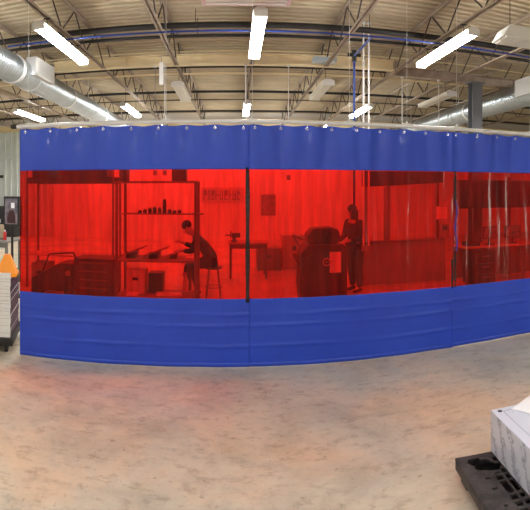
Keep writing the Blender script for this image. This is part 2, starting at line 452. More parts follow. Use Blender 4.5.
# strip lights
def make_light(m, on=True, W=.088, Ln=2.14, gname='lit strip lights', hz=.22):
    t = thing('strip_light', '', 'strip light', (0, 0, 4.28), 0, gname)
    MB().prism([(-W * 1.06, .040), (-W * 1.06, .050), (-W * .5, .085), (W * .5, .085), (W * 1.06, .050), (W * 1.06, .040)], 'y', 0, Ln).build('housing', M_white, t, bevel=.004)
    MB().prism([(-W, .040), (-W, .0), (-W * .7, -.035), (W * .7, -.035), (W, .0), (W, .040)], 'y', .03, Ln - .03).build('lens', m, t)
    for ye in (0.0, Ln - .03): bx(-W - .004, W + .004, ye, ye + .03, -.04, .05).build('end_cap', M_white, t)
    for ye in (.35, Ln - .35): MB().tube((0, ye, .08), (0, ye, hz), .006, 6).box(-.05, .05, ye - .015, ye + .015, hz - .012, hz + .001).build('hanger', M_black, t)
    return t
L0 = make_light(M_lens)
LD = make_light(M_lens, hz=.80)      # the same light on long rods, for places between joists
spots = []
for r_, (yy, dx, rn) in enumerate(((-6.9, 0, 'behind the camera'), (-.3, 0, 'above the camera'), (6.42, 0, 'nearest the curtain'), (13.05, -.08, 'far back'), (17.45, 0, 'by the back wall'))):
    for k in range(7):
        xx = -8.67 + 3.0 * k
        if r_ in (3, 4) and k in (5, 6): continue
        if r_ == 4 and k == 0: continue
        if k == 5: xx = 7.1
        if r_ == 3: xx = (-8.67, -6.15, -2.98, .33, 3.62)[k]
        spots.append((xx, yy, rn, k))
used_long = used_short = False
for i, (xx, yy, rn, k) in enumerate(spots):
    if yy < -3 or min(abs(xx - j) for j in JX) > .04:
        o = LD if not used_long else dup(LD, (0, 0, 0)); used_long = True
    else:
        o = L0 if not used_short else dup(L0, (0, 0, 0)); used_short = True
    o.location = (xx, yy, 4.28)
    if rn == 'nearest the curtain' and k in (2, 3, 4):
        o['label'] = ['large lit strip light over the left curtain panel beside the duct', 'large lit strip light at the top centre over the curtain seam', 'large lit strip light right of centre, before the grey column'][k - 2]
    elif rn == 'far back' and k in (1, 2, 3, 4):
        o['label'] = ['small lit strip light below the left duct near the rail end', 'small distant lit strip light just right of the left duct', 'smallest lit strip light at centre just above the curtain seam', 'small distant lit strip light beside the blue drop pipe'][k - 1]
    else:
        o['label'] = 'lit strip light in the row %s, %s from the left' % (rn, ORD[k])
for xx, yy, lab in ((-1.25, 10.75, 'unlit white strip light hanging left of the centre joist'), (1.98, 10.46, 'unlit white strip light on the joist right of centre'), (5.0, 10.8, 'unlit white strip light just left of the grey column')):
    if lab.startswith('unlit white strip light hanging'):
        U0 = make_light(M_lens_off, False, .13, 1.9, 'unlit strip lights', .80); o = U0
    else: o = dup(U0, (0, 0, 0))
    o.location = (xx, yy, 4.28); o['label'] = lab

# hooded heater at the upper right, plate and panel near the top
t = thing('ceiling_heater', 'white louvred unit heater hanging at the upper right edge', 'heater', (4.20, 6.25, 4.2), -.1)
MB().prism([(-.55, .0), (-.45, .17), (.45, .17), (.55, .0)], 'y', -.22, .22).build('hood', M_white, t, bevel=.01)
b = MB()
for k in range(7): b.box(-.5, .5, -.2 + k * .06, -.18 + k * .06, -.02, .004)
b.build('louvre', M_white, t)
for xx in (-.35, .35): MB().tube((xx, 0, .17), (xx, 0, .87), .006, 6).build('hanger', M_black, t)
t = thing('exhaust_grille', 'pinkish white panel hung under the deck at top centre', 'panel', (.14, 6.21, 4.33))
bx(-.56, .56, -.45, .12, 0, .05).build('panel_tray', mat('pink_panel', (214, 178, 186), .4), t, bevel=.006)
b = MB()
for k in range(5): b.box(-.5, .5, -.4 + k * .1, -.36 + k * .1, -.012, 0)
b.build('slat', M_white, t)
for xx in (-.5, .5): MB().tube((xx, -.1, .05), (xx, -.1, .74), .006, 6).build('hanger', M_black, t)
t = thing('junction_plate', 'small pale plate hanging from a roof joist left of centre', 'plate', (-1.22, 9.3, 3.98))
bx(-.2, -.12, -.02, .03, 0, .42).build('plate', M_white, t, bevel=.004)
b = MB(); b.tube((-.16, 0, .42), (-.16, 0, .56), .012, 6); b.tube((-.2, 0, .54), (.0, 0, .54), .012, 6); b.build('bracket', M_chord, t)
t = thing('pale_damper', 'pale blue flat box fixed under the cream beam right of centre', 'box', (1.75, 9.75, 4.55))
bx(-.22, .24, -.12, .12, -.02, .06).build('damper_box', mat('pale_blue', (176, 190, 200), .4), t, bevel=.004)

# vertical drops behind the curtain
def drop(x, y, z0, z1, r, m, label, name='conduit_drop'):
    t = thing(name, label, 'conduit', (x, y, 0))
    MB().tube((0, 0, z0), (0, 0, z1), r, 8).build('tube', m, t, True)
    b = MB(); b.box(-.04, .04, -.03, .03, z0 - .1, z0); b.build('outlet_box', M_grey, t, bevel=.003)
    bx(-.03, .03, -.03, .03, z1, z1 + .03).build('strap', M_galv, t)
drop(.215, 10.06, 2.9, 4.50, .014, M_white, 'white conduit hanging beside the centre strip light')
drop(1.08, 10.06, 2.3, 4.50, .007, M_white, 'thin white cord hanging from the cream beam right of centre')
drop(2.33, 8.86, .98, 5.05, .017, M_white, 'left of two white conduits right beside the blue pipe')
drop(2.43, 8.86, .98, 5.05, .017, M_white, 'right of two white conduits beside the blue pipe')
drop(3.62, 10.42, 2.5, 4.472, .013, M_white, 'white conduit dropping between the blue pipe and grey column')
drop(4.50, 10.42, 2.5, 4.472, .007, M_white, 'thin white cord hanging just left of the grey column')
drop(-1.42, 10.06, 2.4, 4.50, .008, M_white, 'thin white cord hanging left of centre below the cream beam')
drop(-1.62, 10.06, 2.4, 4.50, .005, M_grey, 'thin grey cord hanging below the small pale plate')

# ------------------------------------------------------------------ curtain
YAW = .04                                    # the curtain line turned very slightly
ct = Matrix.Rotation(YAW, 4, 'Z'); org = Vector((-5.62 * math.sin(YAW), 5.62 * math.cos(YAW), 0))
def place(o): o.location = org; o.rotation_euler = (0, 0, YAW); return o
RZ = 2.772
rail = place(thing('curtain_track', 'white tubular curtain track carrying the three curtain panels', 'curtain track'))
MB().tube((-2.385, 0, RZ), (2.86, 0, RZ), .024, 16).build('track_tube', M_galv, rail, True)
MB().tube((2.90, 0, RZ), (5.6, 0, RZ), .024, 16).build('track_tube', M_galv, rail, True)
for s in (-2.385, .41, 2.88):
    MB().tube((s - .035, 0, RZ), (s + .035, 0, RZ), .029, 16).build('coupling' if s > -2 else 'end_cap', M_galv if s > -2 else M_black, rail, True)
for s in (-2.2, -.55, .42, 1.55, 2.27, 2.95, 4.1, 5.4):
    b = MB(); b.box(s - .05, s + .05, -.03, .03, RZ + .018, RZ + .032); b.tube((s, 0, RZ + .03), (s, 0, RZ + .06), .01, 8)
    q = b.build('hanger_clamp', M_white, rail)
    MB().tube((s, 0, RZ + .05), (s, 0, 4.5), .0018, 6).build('hanger_cable', M_galv, q)
for s in (-2.3, -.6, 1.0): pass

ZB, ZW0, ZW1 = .005, .762, 2.245
def panel(s0, s1, seed, label, zoff=0, film_in=(.0, .0), back=0):
    rnd = random.Random(seed)
    t = place(thing('welding_curtain', label, 'welding curtain', group='welding curtain panels'))
    Wd = s1 - s0; ng = 9; inset = .07; gp = (Wd - 2 * inset) / (ng - 1)
    ph = [rnd.uniform(0, 6.28) for _ in range(8)]
    fr = [rnd.uniform(.75, 1.3) for _ in range(8)]
    creases = [(z, rnd.uniform(0, 6)) for z in (.24, .47, .60)]
    def off(s, z):
        u = s - s0
        tz = max(0, min(1, (z - .3) / 2.4))
        g = math.sin(2 * PI * (u - inset) / gp + PI / 2)
        a = back + .016 * g * max(0, (z - 2.15) / .6) ** 1.0
        a += (.004 + .012 * tz) * math.sin(2 * PI * u / .62 * fr[0] + ph[0] + .25 * z)
        a += .008 * tz * math.sin(2 * PI * u / .27 * fr[1] + ph[1] + .5 * math.sin(z * 2 + ph[2]))
        a += .012 * math.sin(u * 1.9 + ph[3] + .5 * z)
        if ZW0 < z < ZW1:
            e = math.sin(PI * (z - ZW0) / (ZW1 - ZW0))
            a += e * .006 * math.sin(2 * PI * u / .115 * fr[4] + ph[4] + 1.3 * math.sin(z * 2.3 + u * 2))
            a += e * .010 * math.sin(2 * PI * (u / .45 + .35 * z) * fr[5] + ph[5])
        for zc, p in creases:
            zz = zc + .006 * math.sin(u * 3 + p) + .003 * math.sin(u * 11 + p)
            dz = abs(z - zz)
            if dz < .03: a -= .010 * (1 - dz / .03) * (.6 + .4 * math.sin(u * 4 + p))
        return a
    def sheet(name, m, za, zb, sa, sb, dz, parent, dd=0, th=.0, topscallop=False, ds=.022):
        nu = max(2, int((sb - sa) / ds)); nz = max(2, int((zb - za) / dz)); vs = []
        for j in range(nz + 1):
            for i in range(nu + 1):
                s = sa + (sb - sa) * i / nu; z = za + (zb - za) * j / nz
                y_ = off(s, z)
                if topscallop and j == nz:
                    z -= .018 * (.5 - .5 * math.cos(2 * PI * (s - s0 - inset) / gp)) + .002
                vs.append((s, y_ + dd, z))
        b = MB(); b.add(vs, [(j * (nu + 1) + i, j * (nu + 1) + i + 1, (j + 1) * (nu + 1) + i + 1, (j + 1) * (nu + 1) + i) for j in range(nz) for i in range(nu)])
        o = b.build(name, m, parent, True)
        if th:
            k = o.modifiers.new('thickness', 'SOLIDIFY'); k.thickness = th; k.offset = 0
        return o
    sheet('top_band', M_vinyl, ZW1 - .012, 2.742, s0, s1, .02, t, th=.0016, topscallop=True)
    sheet('film_window', M_film, ZW0 - .0, ZW1, s0 + film_in[0], s1 - film_in[1], .03, t, .002)
    lo = sheet('bottom_band', M_vinyl, ZB + zoff, ZW0 + .012, s0, s1, .012, t, th=.0016)
    sheet('hem', M_vinyl, ZB + zoff, ZB + zoff + .05, s0, s1, .02, lo, -.003, th=.001)
    for k in range(ng):
        s = s0 + inset + k * gp; z = 2.70; y_ = off(s, z)
        g = MB(); g.torus((s, y_ - .003, z), .013, .0045, 'y', 16, 6)
        go = g.build('grommet', M_chrome, t, True)
        h = MB(); pts = [Vector((s, y_ + .012, z)), Vector((s, y_ - .012, z + .002)), Vector((s, y_ - .012, z + .03)), Vector((s, 0, RZ - .026)), Vector((s, 0, RZ + .0))]
        h.path(pts, .003, 6); h.build('hook', M_chrome, go)
    return t, off
p1, off1 = panel(-2.31, .392, 3, 'leftmost blue welding curtain panel with a red see-through window', film_in=(0, .03))
p2, off2 = panel(.380, 2.905, 11, 'middle blue welding curtain panel with a red see-through window', film_in=(.0, 0), back=.012)
p3, off3 = panel(2.895, 5.45, 23, 'rightmost blue welding curtain panel, turning out of the picture', zoff=.008, film_in=(.0, 0), back=.012)
# black hook-and-loop strip along the first seam
def strip(off, sc, wd, za, zb, m, name, parent, amp=0, dd=-.004, n=60, twist=0):
    vs = []
    for j in range(n + 1):
        z = za + (zb - za) * j / n
        c = sc + amp * math.sin(3.1 * (z - za) / (zb - za) * PI)
        w_ = wd * (1 - .12 * math.sin(z * 9)) * (1 - twist * abs(math.sin(z * 6)))
        for i in range(4):
            s = c - w_ / 2 + w_ * i / 3
            vs.append((s, off(s, z) + dd + .004 * math.sin(z * 30 + i), z))
    o = MB().add(vs, [(j * 4 + i, j * 4 + i + 1, j * 4 + 5 + i, j * 4 + 4 + i) for j in range(n) for i in range(3)]).build(name, m, parent, True)
    k = o.modifiers.new('thickness', 'SOLIDIFY'); k.thickness = .002
    return o
strip(off1, .368, .046, ZW0 - .03, ZW1 + .01, M_velcro, 'closure_strip', p1)
strip(off2, 2.895, .03, ZW0 - .01, 1.12, M_velcro, 'closure_strip', p2)
strip(off3, 2.955, .036, 1.22, 1.86, mat('blue_edge_strip', (60, 40, 150), .5), 'edge_strip', p3, .016, twist=.5)
strip(off3, 2.94, .022, ZW0, 1.22, M_velcro, 'closure_strip', p3)
strip(off3, 2.945, .028, 1.86, ZW1, M_velcro, 'closure_strip', p3)

# ------------------------------------------------------------------ pallet with wrapped box, lower right
t = thing('plastic_pallet', 'black plastic pallet with holes on the concrete floor, lower right', 'pallet', (1.47, 3.12, 0), -.13)
# deck corner at the origin, x to the right, y towards the camera (negative)
NX, NY, cs = 90, 90, .012
Lx, Ly = NX * cs, NY * cs
gone = set()
def solid(i, j):
    x, y_ = (i + .5) * cs, (j + .5) * cs
    if x < .05 or y_ < .05 or x > Lx - .05 or y_ > Ly - .05: return True
    # broken cloud-shaped opening near the corner
    for cx, cy, rr in ((.115, .085, .05), (.155, .13, .062), (.19, .17, .055), (.135, .16, .05), (.22, .20, .035)):
        if (x - cx) ** 2 + (y_ - cy) ** 2 < rr * rr: return False
    if x < .17:                                   # plain margin with a few lone round openings
        return min((x - a) ** 2 + (y_ - b) ** 2 for a, b in ((.13, .30), (.13, .42), (.12, .60), (.21, .045))) > .018 ** 2
    if x < .27 and y_ < .27 and not (x > .225): return True
    px, py = (x - .17) % .056, (y_ - .05) % .074
    row = int((y_ - .05) / .074)
    if row % 4 in (1, 2) and row > 2: py = 1 if row % 4 == 1 else py
    return px < .015 or py < .018
vs = {}; dk = MB()
def vid(i, j):
    if (i, j) not in vs: vs[(i, j)] = len(dk.v); dk.v.append((i * cs, -j * cs, .15))
    return vs[(i, j)]
for i in range(NX):
    for j in range(NY):
        if solid(i, j):
            dk.f.append((vid(i, j), vid(i, j + 1), vid(i + 1, j + 1), vid(i + 1, j))); dk.mi.append(0)
o = dk.build('deck', M_pallet, t)
for p in o.data.polygons:
    if p.normal.z < 0: p.flip()
k = o.modifiers.new('thickness', 'SOLIDIFY'); k.thickness = .012; k.offset = -1
b = MB(); b.box(0, Lx, -.012, 0, .075, .149); b.box(0, .012, -Ly, 0, .075, .149); b.box(Lx - .012, Lx, -Ly, 0, .075, .149); b.box(0, Lx, -Ly, -Ly + .012, .075, .149)
b.build('rim', M_pallet, t, bevel=.004)
bx(.012, Lx - .012, -Ly + .012, -.012, .066, .078).build('underside', M_black, t)
for i in range(3):
    for j in range(3):
        cx = .09 + i * (Lx - .18) / 2; cy = -.09 - j * (Ly - .18) / 2
        MB().prism([(cx - .06, cy - .06), (cx + .06, cy - .06), (cx + .06, cy + .06), (cx - .06, cy + .06)], 'z', 0, .066).build('foot', M_pallet, t, bevel=.008)
# wrapped box
bo = thing('wrapped_box', 'white box wrapped in grey streaked film sitting on the black pallet', 'box', (1.734, 3.087, .152), -.1)
bx(0, .75, -.72, 0, 0, .285).build('box_body', M_marble, bo, bevel=.004)
b = MB(); b.box(.0, .75, -.72, .0, .285, .291)
b.build('box_lid', M_lam, bo, bevel=.002)
b = MB(); b.box(.07, .073, -.70, -.055, .2905, .2925); b.box(.07, .72, -.058, -.055, .2905, .2925); b.build('groove', M_line, bo)
b = MB(); b.lathe([(.0, .2905), (.017, .2905), (.017, .2925), (.001, .2925)], (.05, -.045, 0), 16); b.build('hole', M_black, bo)
for px_, py_ in ((.115, -.045), (.125, -.10)): MB().lathe([(.0, .2915), (.004, .2915), (.004, .293), (.001, .293)], (px_, py_, 0), 10).build('screw', M_line, bo)
sh = bx(0, .42, -.30, 0, 0, .006).build('paper_pad', M_paper, None, bevel=.001)
tag(sh, 'blank white sheet lying askew on the wrapped box', 'paper'); sh.location = (1.86, 3.01, .447); sh.rotation_euler = (0, 0, -.42 + .9)

# ------------------------------------------------------------------ left end: cartons on a dolly
ang = .30
F = Vector((-2.66, 5.52, 0))
t = thing('dolly', 'low black dolly under the stacked white cartons at left edge', 'dolly', F, ang)
bx(-.86, .03, -.03, .80, .09, .189).build('platform', M_black, t, bevel=.01)
for cx in (-.76, -.06):
    for cy in (.06, .7):
        b = MB(); b.tube((cx - .02, cy, .045), (cx + .02, cy, .045), .045, 16); b.box(cx - .028, cx + .028, cy - .012, cy + .012, .045, .10); b.build('caster', M_black, t)
def place_rel(o, dz): o.location = F + Vector((0, 0, dz)); o.rotation_euler = (0, 0, ang)
hgt = .090
c0 = thing('carton', '', 'carton', F, ang, 'white cartons stacked on the dolly')
bx(-.80, 0, 0, .76, 0, hgt - .004).build('carton_body', M_carton, c0, bevel=.003)
b = MB(); b.box(.0, .003, .01, .75, .004, hgt - .008); b.build('printed_side', M_navy, c0)
b = MB()
b.add([(.004, .03, .018), (.004, .73, .060), (.004, .73, .066), (.004, .03, .024)], [(0, 1, 2, 3)]); b.build('printed_line', M_pink, c0)
bx(-.80, -.005, -.002, 0, .052, .055).build('lid_edge', M_grey, c0)
pos = ['bottom', 'second from bottom', 'third from bottom', 'fourth from bottom', 'fifth from bottom', 'third from top', 'second from top', 'top']
for k in range(8):
    o = c0 if k == 0 else copy_tree(c0)
    place_rel(o, .190 + k * hgt); o.location.x += random.uniform(-.006, .006)
    o['label'] = 'white carton in the stack at the left edge, %s of the stack' % pos[k]
zt = .190 + 8 * hgt
t = thing('steel_tray', 'shallow steel tray on top of the white carton stack', 'tray', F + Vector((0, 0, zt)), ang)
b = MB(); b.box(-.78, .0, .02, .6, 0, .015); b.box(-.78, .0, .01, .025, 0, .07); b.box(-.015, .0, .02, .6, 0, .07); b.box(-.78, .0, .585, .6, 0, .07); b.box(-.78, -.765, .02, .6, 0, .07)
b.build('tray_pan', M_galv, t, bevel=.003)
b = MB(); b.tube((-.5, .005, .05), (-.3, .005, .05), .008, 8); b.build('tray_handle', M_steel, t)
t = thing('orange_chute', 'orange tapered plastic hood standing on the steel tray', 'hood', F + Vector((-.09, .12, zt + .015)), ang)
b = MB(); b.add([(-.14, -.10, .05), (.11, -.10, .05), (.11, .12, .05), (-.14, .12, .05), (-.05, -.03, .26), (.03, -.03, .26), (.03, .05, .26), (-.05, .05, .26)],
                [(0, 1, 2, 3), (4, 5, 6, 7), (0, 1, 5, 4), (1, 2, 6, 5), (2, 3, 7, 6), (3, 0, 4, 7)])
b.box(-.15, .12, -.11, .13, 0, .05); b.build('hood_shell', M_orange, t, bevel=.008)
bx(-.05, .03, -.04, .05, .26, .268).build('hood_cap', mat('amber_cap', (240, 140, 40), .4), t, bevel=.002)

# pedestal monitor, bench and wall alarm behind the cartons
t = thing('monitor_stand', 'black framed screen on a black pole seen left of the curtain', 'monitor stand', (-4.06, 8.5, 0))
MB().lathe([(.22, 0), (.22, .02), (.05, .05), (.03, .06)], n=24).build('base', M_black, t, True)
MB().tube((0, 0, .05), (0, 0, 1.4), .025, 12).build('pole', M_black, t, True)
fr_ = bx(-.16, .16, -.04, .05, 1.32, 1.88).build('screen_frame', M_black, t, bevel=.008)
bx(-.13, .13, -.046, -.041, 1.36, 1.84).build('screen', M_screen, fr_)
b = MB(); b.prism([(-.08, 1.38), (.09, 1.38), (.09, 1.52), (.05, 1.62), (-.03, 1.62), (-.08, 1.5)], 'y', -.052, -.047); b.build('screen_image', mat('maroon_print', (60, 30, 32), .4), fr_)
bx(.0, .07, -.052, -.047, 1.66, 1.76).build('white_sticker', M_paper, fr_)
def table(name, label, cat, x0, x1, y0, y1, z, mt, ml, shelf=None, group=None):
    t = thing(name, label, cat, ((x0 + x1) / 2, (y0 + y1) / 2, 0), 0, group)
    hx, hy = (x1 - x0) / 2, (y1 - y0) / 2
    bx(-hx, hx, -hy, hy, z - .04, z).build('tabletop', mt, t, bevel=.005)
    for sx in (-1, 1):
        for sy in (-1, 1):
            px_, py_ = sx * (hx - .05), sy * (hy - .05); bx(px_ - .025, px_ + .025, py_ - .025, py_ + .025, 0, z - .04).build('leg', ml, t)
    bx(-hx + .05, hx - .05, -hy + .03, -hy + .05, z - .14, z - .04).build('apron', ml, t)
    if shelf: bx(-hx + .03, hx - .03, -hy + .04, hy - .04, shelf - .025, shelf).build('lower_shelf', mt, t)
    return t
table('steel_table', 'grey table beyond the carton stack at the left edge', 'table', -5.85, -4.5, 9.2, 9.95, .95, M_grey, M_steel, .3)
t = thing('storage_bin', 'tan open bin standing on the grey table at the left', 'bin', (-5.15, 9.55, .95))
b = MB(); b.box(-.3, .3, -.2, .2, 0, .02); b.box(-.3, .3, -.2, -.185, 0, .3); b.box(-.3, .3, .185, .2, 0, .3); b.box(-.3, -.285, -.2, .2, 0, .3); b.box(.285, .3, -.2, .2, 0, .3)
b.build('bin_body', M_wood, t); bx(-.08, .08, -.206, -.2, .15, .22).build('bin_handle', M_black, t)
t = thing('spray_can', 'small red can on the grey table beside the tan bin', 'can', (-4.66, 9.4, .95))
MB().lathe([(.035, 0), (.035, .16), (.025, .18), (.012, .185)], n=16).build('can_body', M_red, t, True)
MB().lathe([(.016, .185), (.016, .21), (.01, .215)], n=12).build('can_cap', M_paper, t, True)
t = thing('wall_alarm', 'red and white alarm bell on the far left metal wall', 'alarm', (-10.35, 19.84, 2.58))
b = MB(); b.tube((0, 0, 0), (0, -.1, 0), .16, 20, .12); b.build('bell', M_red, t, True)
bx(.28, .45, -.08, 0, -.05, .08).build('strobe', M_black, t)
t = thing('wall_box', 'dark cabinet standing on the floor by the far left metal wall', 'cabinet', (-9.6, 19.5, 0))
bx(-.8, .6, -.4, .3, 0, 1.3).build('cabinet_body', M_dark, t, bevel=.02)
for xx in (-.12, -.08): bx(xx - .01, xx + .01, -.43, -.4, .6, .75).build('door_handle', M_galv, t)

# ------------------------------------------------------------------ workshop seen through the left window
t = thing('workbench', 'tall steel workbench with overhead shelves behind the left window', 'workbench', (-1.315, 8.55, 0))
hx, hy = .665, .33
for sx in (-1, 1):
    for sy in (-1, 1):
        bx(sx * hx - .022, sx * hx + .022, sy * hy - .022, sy * hy + .022, 0, 2.15).build('post', M_steel, t)
bx(-hx, hx, -hy, hy, .79, .83).build('tabletop', M_grey, t, bevel=.004)
bx(-hx, hx + .1, .06, hy, 1.57, 1.59).build('shelf', M_steel, t)
bx(-hx - .05, hx + .03, -hy, hy, 2.12, 2.15).build('top_shelf', M_steel, t)
bx(-hx, hx, -hy, hy, .19, .215).build('lower_shelf', M_grey, t)
# wedge-shaped parts bins on the tabletop
b0 = None
for k, (xx, lab) in enumerate(((-1.78, 'dark wedge parts bin on the workbench top, leftmost of three'), (-1.38, 'dark wedge parts bin on the workbench top, middle of three'), (-1.05, 'dark wedge parts bin on the workbench top, rightmost of three'))):
    if b0 is None:
        b0 = thing('parts_bin', lab, 'parts bin', (0, 0, 0), 0, 'parts bins on the workbench'); 
        bd = MB(); bd.prism([(-.10, 0), (.10, 0), (.12, .15), (-.10, .06)], 'y', -.16, .16); bd.build('bin_shell', M_dark, b0, bevel=.004)
        bx(-.09, .03, -.165, -.16, .01, .13).build('label_plate', M_black, b0)
        bs = MB(); bs.prism([(-.20, .035), (.30, .225), (.29, .25), (-.21, .06)], 'y', -.17, .17); bs.build('bin_lid', M_grey, b0); o = b0
    else: o = dup(b0, (0, 0, 0), 0, lab)
    o.location = (xx, 8.5, .832)
    s_ = (.82, .82, .62)[k]; o.scale = (s_, s_, s_)
def carton(name, label, cat, x0, x1, y0, y1, z0, z1, m, m2=None, group=None, flap=True):
    t = thing(name, label, cat, ((x0 + x1) / 2, (y0 + y1) / 2, z0), 0, group); hx, hy = (x1 - x0) / 2, (y1 - y0) / 2; h = z1 - z0
    bx(-hx, hx, -hy, hy, 0, h).build('body', m, t, bevel=.006)
    if flap:
        bx(-hx * 1.02, hx * 1.02, -hy * 1.02, hy * 1.02, h * .86, h * .9).build('rim', m2 or m, t)
        bx(-.05, .05, -hy - .006, -hy, h * .55, h * .68).build('hand_hold', M_black, t)
    return t
carton('white_crate', 'white crate on the lower shelf of the workbench', 'crate', -1.87, -1.55, 8.47, 8.8, .218, .62, M_paper, M_white)
carton('dark_crate', 'dark crate beside the white crate on the lower bench shelf', 'crate', -1.50, -1.25, 8.56, 8.84, .218, .56, M_dark)
carton('top_box', 'dark box on the right end of the overhead bench shelf', 'box', -1.07, -.83, 8.4, 8.7, 2.152, 2.42, M_dark)
carton('top_box', 'dark box on the left end of the overhead bench shelf', 'box', -1.98, -1.86, 8.4, 8.7, 2.152, 2.5, M_dark)
# papers, plates and bottle
for k, (xx, yy, wx, rz, zz, lab) in enumerate(((-1.12, 8.42, .32, .2, .217, 'large pale sheet on the right of the lower bench shelf'), (-1.72, 8.33, .14, -.1, .217, 'small pale sheet at the front left of the lower shelf'), (-.76, 8.42, .10, .1, .832, 'pale sheet on the right end of the workbench top'))):
    m_ = MB()
    for q in range(5): m_.box(-wx / 1.5, wx / 1.5, -.11, .11, q * .007, q * .007 + .006, Matrix.Rotation(random.uniform(-.12, .12), 4, 'Z'))
    o = m_.build('paper_stack', M_paper); tag(o, lab, 'papers'); o.location = (xx, yy, zz); o.rotation_euler = (0, 0, rz)
t = thing('spray_bottle', 'pale bottle on the lower bench shelf right of the crates', 'bottle', (-.86, 8.70, .218))
MB().lathe([(.045, 0), (.048, .02), (.048, .2), (.02, .26), (.016, .3)], n=18).build('bottle_body', M_white, t, True)
b = MB(); b.box(-.05, .02, -.015, .015, .3, .34); b.box(-.045, -.035, -.008, .008, .26, .3); b.build('trigger', M_red, t)
# small things along the overhead shelf
for k in range(9):
    xx = -1.68 + k * .088; h = [.05, .07, .09, .11, .10, .24, .07, .05, .06][k]
    lab = 'small dark item on the middle bench shelf, %s from the left' % ORD[k]
    t = thing('shelf_jar', lab, 'jar', (xx, 8.74, 1.592), 0, 'small items on the middle shelf')
    MB().lathe([(.032, 0), (.036, .01), (.036, h * .75), (.026, h * .85)], n=14).build('jar_body', M_dark, t, True)
    MB().lathe([(.03, h * .85), (.03, h), (.02, h + .005)], n=14).build('jar_lid', M_grey if k != 5 else M_black, t, True)

# tool chest and rack further left
t = thing('tool_chest', 'dark rolling tool chest left of the workbench', 'tool chest', (-2.46, 8.75, 0))
bx(-.36, .36, -.28, .28, .12, .76).build('chest_body', M_dark, t, bevel=.01)
bx(-.37, .37, -.29, .29, .76, .785).build('chest_top', M_black, t, bevel=.006)
for k in range(4):
    dr = bx(-.34, .34, -.292, -.28, .15 + k * .15, .285 + k * .15).build('drawer', mat('drawer_red_black', (58, 40, 40), .4), t, bevel=.003)
    bx(-.25, .25, -.31, -.292, .255 + k * .15, .27 + k * .15).build('drawer_handle', M_steel, dr)
for sx in (-.28, .28):
    for sy in (-.2, .2):
        b = MB(); b.tube((sx - .02, sy, .055), (sx + .02, sy, .055), .055, 16); b.box(sx - .03, sx + .03, sy - .02, sy + .02, .055, .12); b.build('caster', M_black, t)
t = thing('power_unit', 'dark sloped welding power unit left of the tool chest', 'welding machine', (-3.35, 9.1, 0))
MB().prism([(-.45, 0.1), (.45, .1), (.45, .62), (.1, .62), (-.45, .32)], 'y', -.3, .3).build('case', M_dark, t, bevel=.02)
b = MB(); b.tube((.3, -.3, .45), (.3, -.33, .45), .05, 16); b.build('dial', M_grey, t)
b = MB(); b.path([(-.35, 0, .36), (-.2, 0, .75), (.3, 0, .8), (.4, 0, .62)], .015, 8); b.build('carry_handle', M_black, t)
for sx in (-.33, .33): MB().tube((sx, -.34, .1), (sx, .34, .1), .1, 20).build('wheel', M_black, t, True)
t = thing('pallet_rack', 'tall dark pallet rack with a loaded top level, far left', 'rack', (-3.45, 9.75, 0))
for sx in (-.72, 1.1):
    for sy in (-.3, .3): bx(sx - .018, sx + .018, sy - .018, sy + .018, 0, 2.6).build('upright', M_steel, t)
for sy in (-.3, .3): bx(-.72, 1.1, sy - .025, sy + .025, 2.13, 2.24).build('load_beam', M_dark, t)
bx(-.72, 1.1, -.3, .3, 2.24, 2.26).build('deck_board', M_dark, t)
bx(-.72, 1.1, -.3, .3, .66, .69).build('deck_board', M_wood, t)
carton('rack_box', 'dark box on the rack top level, left of two', 'box', -4.1, -3.5, 9.55, 9.95, 2.262, 2.62, M_dark)
carton('rack_box', 'dark box on the rack top level, right of two', 'box', -3.4, -2.5, 9.55, 9.95, 2.262, 2.56, M_dark)
carton('floor_crate', 'grey crate on the floor under the pallet rack', 'crate', -4.1, -3.75, 9.5, 9.95, 0, .5, M_grey)
# small table with vise right of the seated man
table('side_table', 'light table with a vise right of the seated worker', 'table', -.15, .75, 11.2, 11.9, .82, M_wood, M_steel)
t = thing('bench_vise', 'dark bench vise on the light table behind the seated worker', 'vise', (-.02, 11.4, .82))
b = MB(); b.lathe([(.07, 0), (.07, .03), (.04, .05), (.04, .12)], n=16); b.box(-.05, .14, -.04, .04, .1, .2); b.build('vise_body', M_dark, t, bevel=.004)
b = MB(); b.box(-.09, -.06, -.05, .05, .1, .24); b.tube((-.2, 0, .15), (-.06, 0, .15), .014, 8); b.build('jaw', M_dark, t)
MB().tube((-.19, -.1, .15), (-.19, .1, .15), .008, 8).build('vise_handle', M_steel, t)
# wall sign, poster, clock on the back wall
t = thing('wall_sign', 'wide wall sign with blurred grey lettering on the white back wall', 'sign', (-.48, 19.97, 1.8))
bx(-.86, .86, -.03, 0, -.3, .3).build('sign_board', M_sign, t)
b = MB(); xx = -.78
rr = random.Random(5)
while xx < .72:
    wl = rr.uniform(.09, .15)
    b.box(xx, xx + .035, -.04, -.03, -.2, .2)
    if rr.random() < .7: b.box(xx + wl - .035, xx + wl, -.04, -.03, -.2, .2)
    if rr.random() < .8: b.box(xx, xx + wl, -.04, -.03, rr.choice((-.02, .14)), rr.choice((.03, .2)))
    if rr.random() < .5: b.box(xx, xx + wl, -.04, -.03, -.2, -.15)
    xx += wl + .045
b.build('lettering', M_ink, t)
t = thing('wall_poster', 'square grey poster on the white wall right of the seam', 'poster', (1.33, 19.97, 1.4))
bx(-.27, .27, -.02, 0, -.4, .4).build('poster_sheet', mat('poster_grey', (170, 140, 135), .6, c2=(120, 100, 98), scale=8), t)
bx(-.29, .29, -.015, 0, -.42, .42).build('poster_frame', M_grey, t)

